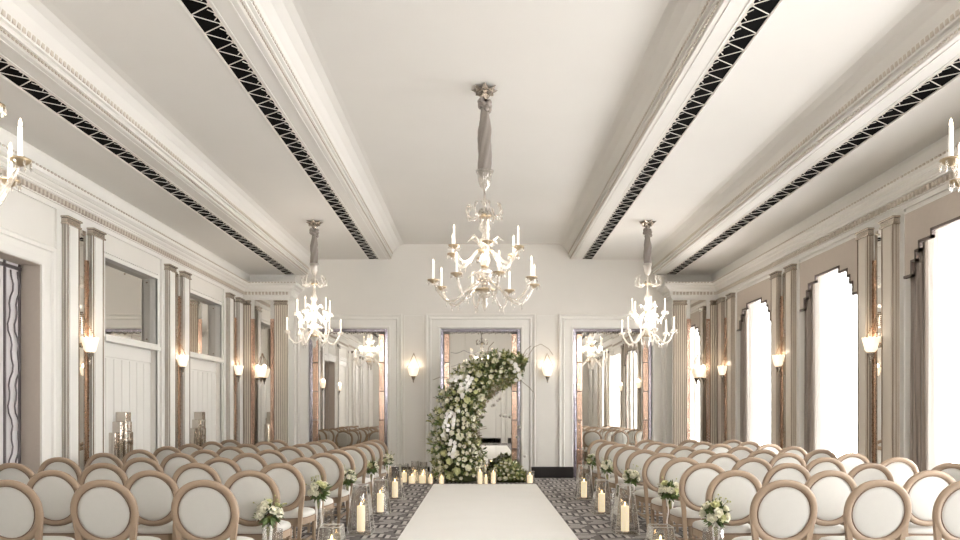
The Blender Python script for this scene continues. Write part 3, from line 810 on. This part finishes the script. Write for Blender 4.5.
# flower bed at the foot
t = thing('flower_arrangement', 'low bed of cream roses and greenery right of the arch foot', 'flowers', (.59, 15.0, 0)); inv2 = Vector((.30, 14.95, 0))
m = MB(); m.lathe([(.38, .0), (.38, .08), (.30, .2), (.2, .26), (.001, .28)], 16, sq=.4); m.build('moss_base', M['moss'], t, smooth=True)
lf = MB(); lf2 = MB(); pts = []
for k in range(900):
    a = rnd.uniform(0, 2*PI); r = rnd.random()**.5; p = Vector((.42*r*math.cos(a), .24*r*math.sin(a), .05+.38*(1-r*r)*rnd.uniform(.5, 1.1)))
    leaf(lf if k % 2 else lf2, p, Vector((p.x, p.y, .25))+rdir(rnd)*.4, rdir(rnd), rnd.uniform(.05, .13), .018)
for k in range(1500):
    a = rnd.uniform(0, 2*PI); r = rnd.random()**.5; p = Vector((.42*r*math.cos(a), .24*r*math.sin(a), .06+.40*(1-r*r))); s_ = rnd.choice((.035, .045, .055, .065))
    if all((p-q).length > (s_+z)*.9 for q, z in pts): pts.append((p, s_)); put_rose(t, p, s_, Vector((p.x, p.y-.3, .35)), k)
    if len(pts) > 80: break
lf.build('foliage', M['leaf'], t)['kind'] = 'stuff'; lf2.build('pale_foliage', M['leaf2'], t)['kind'] = 'stuff'
# votives round the arch
def votive(px, y, w, h, ch, lab):
    x = (px-480.5)/(F/y)
    m = MB(); m.lathe([(.001, .002), (w, .002), (w, h), (w-.004, h), (w-.004, .008), (.001, .008)], 18)
    o = m.build('glass_cylinder', M['glass_lantern'], loc=(x, y, 0), smooth=False); tag(o, 'clear glass cylinder votive '+lab, 'votive glass', 'votive glasses round the arch')
    pillar(x, y, .01, w*.62, ch, 'lit ivory candle in the votive glass '+lab, 'candles round the arch')
vl = [(404, 14.9, .10, .40, .20, 'leftmost, tall, by the far wall'), (412, 14.65, .11, .36, .15, 'second from the left'), (415, 15.1, .085, .44, .2, 'third from the left, set back'),
      (422.5, 14.68, .11, .36, .16, 'fourth from the left'), (423.5, 15.1, .085, .42, .2, 'fifth from the left, set back'), (430.5, 14.6, .07, .26, .14, 'beside the arch foot on its left'),
      (441.5, 14.56, .075, .20, .13, 'by the far left corner of the runner'), (480, 14.56, .08, .34, .24, 'tall, left of three before the roses'), (486, 14.54, .05, .20, .14, 'short, middle of three before the roses'),
      (493.5, 14.58, .075, .32, .23, 'tall, right of three before the roses'), (530, 14.72, .095, .26, .16, 'alone at the right end of the roses')]
for a in vl: votive(*a)

# ------------------------------------------------------------------ chandeliers
def chandelier(x, y, zc, z0, R1, R2, n1, n2, hs, vs, glassm, label, rot, rsleeve=.075, sleeve_bot=None, candles=True):
    """z0: height of the lower drip pans; hs/vs horizontal and vertical scale"""
    t = thing('chandelier', label, 'chandelier', (x, y, z0), rot, 'crystal chandeliers')
    top = zc-z0
    def Z(v): return v*vs
    # canopy: pointed leaves under the ceiling
    m = MB()
    for k in range(7):
        a = 2*PI*k/7; ca, sa = math.cos(a), math.sin(a)
        for q in (0, 1):
            rr = .15 if q == 0 else .10
            m.add([(ca*.02, sa*.02, top-.10), (ca*.09-sa*.045, sa*.09+ca*.045, top-.05), (ca*rr*1.1, sa*rr*1.1, top-.01-q*.07), (ca*.09+sa*.045, sa*.09-ca*.045, top-.05), (ca*.05, sa*.05, top-.0)],
                  [(0, 1, 2), (0, 2, 3), (1, 4, 2), (4, 3, 2)])
    m.lathe([(.03, -.14), (.05, -.10), (.055, 0)], 10, (0, 0, top)); m.build('canopy', M['silver'], t)
    sb = (sleeve_bot-z0) if sleeve_bot else Z(1.27)
    # ruffle and sleeve
    m = MB(); st = top-.15
    for k in range(14):
        a = 2.4*k; m.sphere((.055*math.cos(a), .055*math.sin(a), st-.01-.05*(k % 3)), .035, 6, 5)
    m.build('ruffle', M['sleeve'], t, smooth=True)
    rings = []; N = 24
    for k in range(25):
        u = k/24; z = st-.08-(st-.08-sb)*u
        rad = rsleeve*(.50+.5*min(1, u/.35)) if u < .95 else rsleeve*.85
        rings.append([((rad*(1+.16*math.sin(5*(a_+u*2.6))))*math.cos(a_), (rad*(1+.16*math.sin(5*(a_+u*2.6))))*math.sin(a_), z) for a_ in [2*PI*i/N for i in range(N)]])
    m = MB(); m.loops(rings); m.build('silk_sleeve', M['sleeve'], t, smooth=True)
    # glass cup at the sleeve foot and stem of blown parts
    m = MB(); m.lathe([(.11*hs, sb+.06), (.085*hs, sb+.01), (.08*hs, sb-.06), (.06*hs, sb-.12), (.02, sb-.16), (.012, sb-.2)], 16)
    m.build('glass_cup', glassm, t, smooth=True)
    m = MB(); prof = [(.012, sb-.18), (.02, Z(1.0)), (.05*hs, Z(.97)), (.02, Z(.93)), (.02, Z(.84)), (.03, Z(.82)), (.035*hs, Z(.74)), (.07*hs, Z(.68)), (.075*hs, Z(.64)), (.03, Z(.60)), (.03, Z(.57)), (.06*hs, Z(.53)), (.085*hs, Z(.49)), (.06*hs, Z(.44)),
            (.03, Z(.41)), (.035, Z(.36)), (.06*hs, Z(.30)), (.065*hs, Z(.24)), (.03, Z(.20)), (.035, Z(.17)), (.10*hs, Z(.13)), (.11*hs, Z(.08)), (.06*hs, Z(.03)), (.03, Z(.0)), (.04, Z(-.06)), (.10*hs, Z(-.1)), (.07*hs, Z(-.16)), (.03, Z(-.19)), (.045*hs, Z(-.24)), (.02, Z(-.29)), (.002, Z(-.33))]
    m.lathe(prof, 14); m.build('stem', glassm, t, smooth=True)
    for z_, r_ in ((.79 if hs > .9 else .94, .085), (.37, .11), (-.09, .13), (.19, .05)):
        m = MB(); m.lathe([(.02, -.012), (r_*hs*.7, -.012), (r_*hs, .012), (r_*hs*.95, .016), (.02, 0)], 16, (0, 0, Z(z_))); m.build('gilt_dish', M['gold'], t, smooth=True)
    # top crown of curls with drops
    cr, cs = (.83, hs) if hs > .9 else (.98, hs*1.3)
    for k in range(8):
        a = 2*PI*k/8; ca, sa = math.cos(a), math.sin(a); q = []
        for j in range(15):
            u = j/14; th = u*4.6; rr = (.045+.05*(1-u))*cs
            q.append((.03+.13*cs+rr*math.cos(th+PI), Z(cr)+rr*math.sin(th+PI)*1.3+.04))
        c = MB(); c.tube([(r_*ca, r_*sa, z_) for r_, z_ in [(.02, Z(cr-.03))]+q], .009*cs+.002, 5)
        c.sphere((.2*cs*ca, .2*cs*sa, Z(cr+.07)), .018, 6, 5); c.sphere((.21*cs*ca, .21*cs*sa, Z(cr-.05)), .014, 6, 5, 2.0)
        c.build('crown_curl', glassm, t, smooth=True)
    # leaves rising above each tier
    for zt, nn, rr in ((.38, 6, .17), (-.05, 6, .16)):
        for k in range(nn):
            a = 2*PI*(k+.5)/nn; ca, sa = math.cos(a), math.sin(a); c = MB()
            c.tube([(.03*ca, .03*sa, Z(zt)), (rr*.6*hs*ca, rr*.6*hs*sa, Z(zt+.12)), (rr*hs*ca, rr*hs*sa, Z(zt+.16)), (rr*1.35*hs*ca, rr*1.35*hs*sa, Z(zt+.11))], [.008, .02, .026, .006], 6, flat=.3)
            c.build('glass_leaf', glassm, t, smooth=True)
    # one arm template per tier, copied round
    def arm_template(R, zc_, zroot, dip):
        p = []
        for j in range(17):
            u = j/16
            r_ = .04+(R-.04)*min(1, (u*1.08)) if u < .92 else R
            r_ = .04+(R-.04)*(u**.85 if u < 1 else 1)
            z_ = zroot*(1-u)**2 + zc_*u**6 - dip*math.sin(PI*min(1, u**1.35))
            p.append((r_, 0, z_))
        a = MB(); a.tube(p, [.016]*15+[.014, .013], 7); arm = a.build('arm', glassm, t, smooth=True)
        a = MB(); a.lathe([(.012, -.03), (.03, -.02), (.055*hs+.01, .0), (.062*hs+.01, .012), (.055*hs+.01, .01), (.02, .0)], 14, (R, 0, zc_)); a.build('drip_pan', glassm if glassm is M['glass_glow_white'] else M['gold'], arm, smooth=True)
        a = MB(); a.lathe([(.018, 0), (.02, .02), (.013, .03), (.0115, .20), (.009, .205)], 10, (R, 0, zc_)); a.build('candle_tube', M['candle_white'], arm)
        a = MB(); a.lathe([(.006, 0), (.011, .012), (.009, .028), (.001, .05)], 8, (R, 0, zc_+.203)); a.build('bulb', M['bulb'], arm, smooth=True)
        a = MB()
        for k in range(8):
            th = 2*PI*k/8; rr = .058*hs+.01
            a.lathe([(.001, 0), (.006, -.012), (.007, -.035), (.001, -.05)], 5, (R+rr*math.cos(th), rr*math.sin(th), zc_))
        for j in (5, 8, 11): a.lathe([(.001, 0), (.007, -.02), (.009, -.05), (.001, -.07)], 5, (p[j][0], 0, p[j][2]-.01))
        a.build('crystal_drops', glassm, arm, smooth=True)['kind'] = 'stuff'
        return arm
    arm1 = arm_template(R1, 0, Z(.03), .24*vs); arm2 = arm_template(R2, Z(.38), Z(.12), .0)
    # upper tier arm root sits at its own dish
    bpy.data.objects.remove(arm2.children[0], do_unlink=True) if False else None
    for ch in list(arm2.children): bpy.data.objects.remove(ch, do_unlink=True)
    bpy.data.objects.remove(arm2, do_unlink=True)
    arm2 = arm_template(R2, 0, Z(.03), .17*vs); arm2.location = (0, 0, Z(.38))
    for k in range(n1):
        a = arm1 if k == 0 else copy_tree(arm1, t); a.rotation_euler = (0, 0, 2*PI*k/n1)
    for k in range(n2):
        a = arm2 if k == 0 else copy_tree(arm2, t); a.rotation_euler = (0, 0, 2*PI*k/n2+.35)
    return t
chandelier(.05, 8.30, L0, 3.03, .62, .43, 8, 6, 1.0, 1.0, M['glass_chand'], 'large central crystal chandelier hanging from a long grey silk sleeve', .25)
for x, y, lab, rt in ((-3.045, 12.8, 'smaller crystal chandelier glowing white far back on the left', .3), (3.06, 12.8, 'smaller crystal chandelier glowing white far back on the right', .55),
                  (-3.16, 4.0, 'smaller crystal chandelier cut by the left edge of the picture', .17), (3.22, 4.0, 'smaller crystal chandelier cut by the right edge of the picture', PI-.17)):
    chandelier(x, y, L1, 2.965, .48, .31, 6, 5, .80, .93, M['glass_glow_white'] if y > 8 else M['glass_chand'], lab, rt, .065, 4.156)

# ------------------------------------------------------------------ sconces
def sconce(x, y, z, rz, label):
    """local: wall plane at y=0, room towards -y"""
    t = thing('wall_sconce', label, 'wall light', (x, y, z), rz, 'fan-topped glass wall sconces')
    m = MB(); m.lathe([(.02, -.03), (.035, -.02), (.035, 0)], 10); 
    for i, v in enumerate(m.v): m.v[i] = (v[0], v[2], v[1])
    m.box(-.01, .01, -.10, -.0, -.03, -.01); m.build('wall_plate', M['silver'], t)
    # scalloped bowl
    rings = []
    for r_, z_ in ((.05, -.10), (.085, -.06), (.10, 0), (.115, .05), (.13, .09)):
        rings.append([((r_*(1+.05*abs(math.sin(6*a))))*math.cos(a), -.12+.75*(r_*(1+.05*abs(math.sin(6*a))))*math.sin(a), z_+(.015*abs(math.sin(6*a)) if z_ > .08 else 0)) for a in [2*PI*i/48 for i in range(48)]])
    m = MB(); m.loops(rings, True, True, False); m.build('shade', M['shade'], t, smooth=True)
    m = MB(); m.lathe([(.06, -.095), (.05, -.11), (.035, -.15), (.018, -.19), (.010, -.20), (.016, -.215), (.010, -.235), (.002, -.25)], 12, (0, -.12, 0), sq=.75); m.build('finial', M['silver'], t, smooth=True)
    m = MB()
    for q in (-1, 1):
        for k in range(14):
            u = k/13; m.sphere((q*.135*(1-u), -.02-.1*(1-u), .10+.33*u), .012, 5, 4)
    m.build('bead_chain', M['bronze'], t, smooth=True)
    l = bpy.data.lights.new('sconce_lamp', 'POINT'); l.energy = 2.2; l.color = (1, .82, .62); l.shadow_soft_size = .06
    lo = bpy.data.objects.new('sconce_lamp', l); C.objects.link(lo); lo.parent = t; lo.location = (0, -.13, .14)
for sx in (-1, 1):
    sconce(sx*1.525, D, 2.41, 0, 'lit glass sconce on the far wall just %s of the floral arch' % names[sx])
    sconce(sx*4.825, PY-.02, 2.36, 0, 'lit glass sconce on the mirrored %s pier beside the far wall' % names[sx])
    for g in GROUPS+[6.40]:
        lab = 'lit glass sconce on the %s wall, %s of its row' % (names[sx], ordn.get(g, 'out-of-frame one'))
        sconce(sx*(W-.03), g, 2.38, -sx*PI/2, lab)

# ------------------------------------------------------------------ light
w = bpy.data.worlds.new('world'); bpy.context.scene.world = w; w.use_nodes = True
w.node_tree.nodes['Background'].inputs[0].default_value = (1.0, .992, .982, 1); w.node_tree.nodes['Background'].inputs[1].default_value = 14.0
def point(name, loc, e, col, r):
    l = bpy.data.lights.new(name, 'POINT'); l.energy = e; l.color = col; l.shadow_soft_size = r
    o = bpy.data.objects.new(name, l); C.objects.link(o); o.location = loc
for x, y, z in ((.05, 8.3, 3.3), (-3.045, 12.8, 3.2), (3.06, 12.8, 3.2), (-3.16, 4.0, 3.2), (3.22, 4.0, 3.2)):
    for k in range(3):
        a = 2*PI*k/3+.5; point('chandelier_lamp', (x+.24*math.cos(a), y+.24*math.sin(a), z+.05), 6 if abs(x) < 1 else 15, (1, .9, .8), .04)

# ------------------------------------------------------------------ camera
cam = bpy.data.cameras.new('camera'); co = bpy.data.objects.new('camera', cam); C.objects.link(co)
co.location = (0, 0, E); co.rotation_euler = (PI/2, 0, 0)
cam.sensor_width = 36; cam.lens = 36*F/960; cam.shift_y = (412-270)/960; cam.shift_x = -.0005; cam.clip_start = .05; cam.clip_end = 200
sc = bpy.context.scene; sc.camera = co
sc.view_settings.view_transform = 'Standard'; sc.view_settings.look = 'None'; sc.view_settings.gamma = 1; sc.view_settings.exposure = .27
sc.cycles.max_bounces = 10; sc.cycles.diffuse_bounces = 5; sc.cycles.glossy_bounces = 5; sc.cycles.transparent_max_bounces = 24
sc.cycles.sample_clamp_indirect = 6; sc.cycles.caustics_reflective = False; sc.cycles.caustics_refractive = False
sc.cycles.use_denoising = True
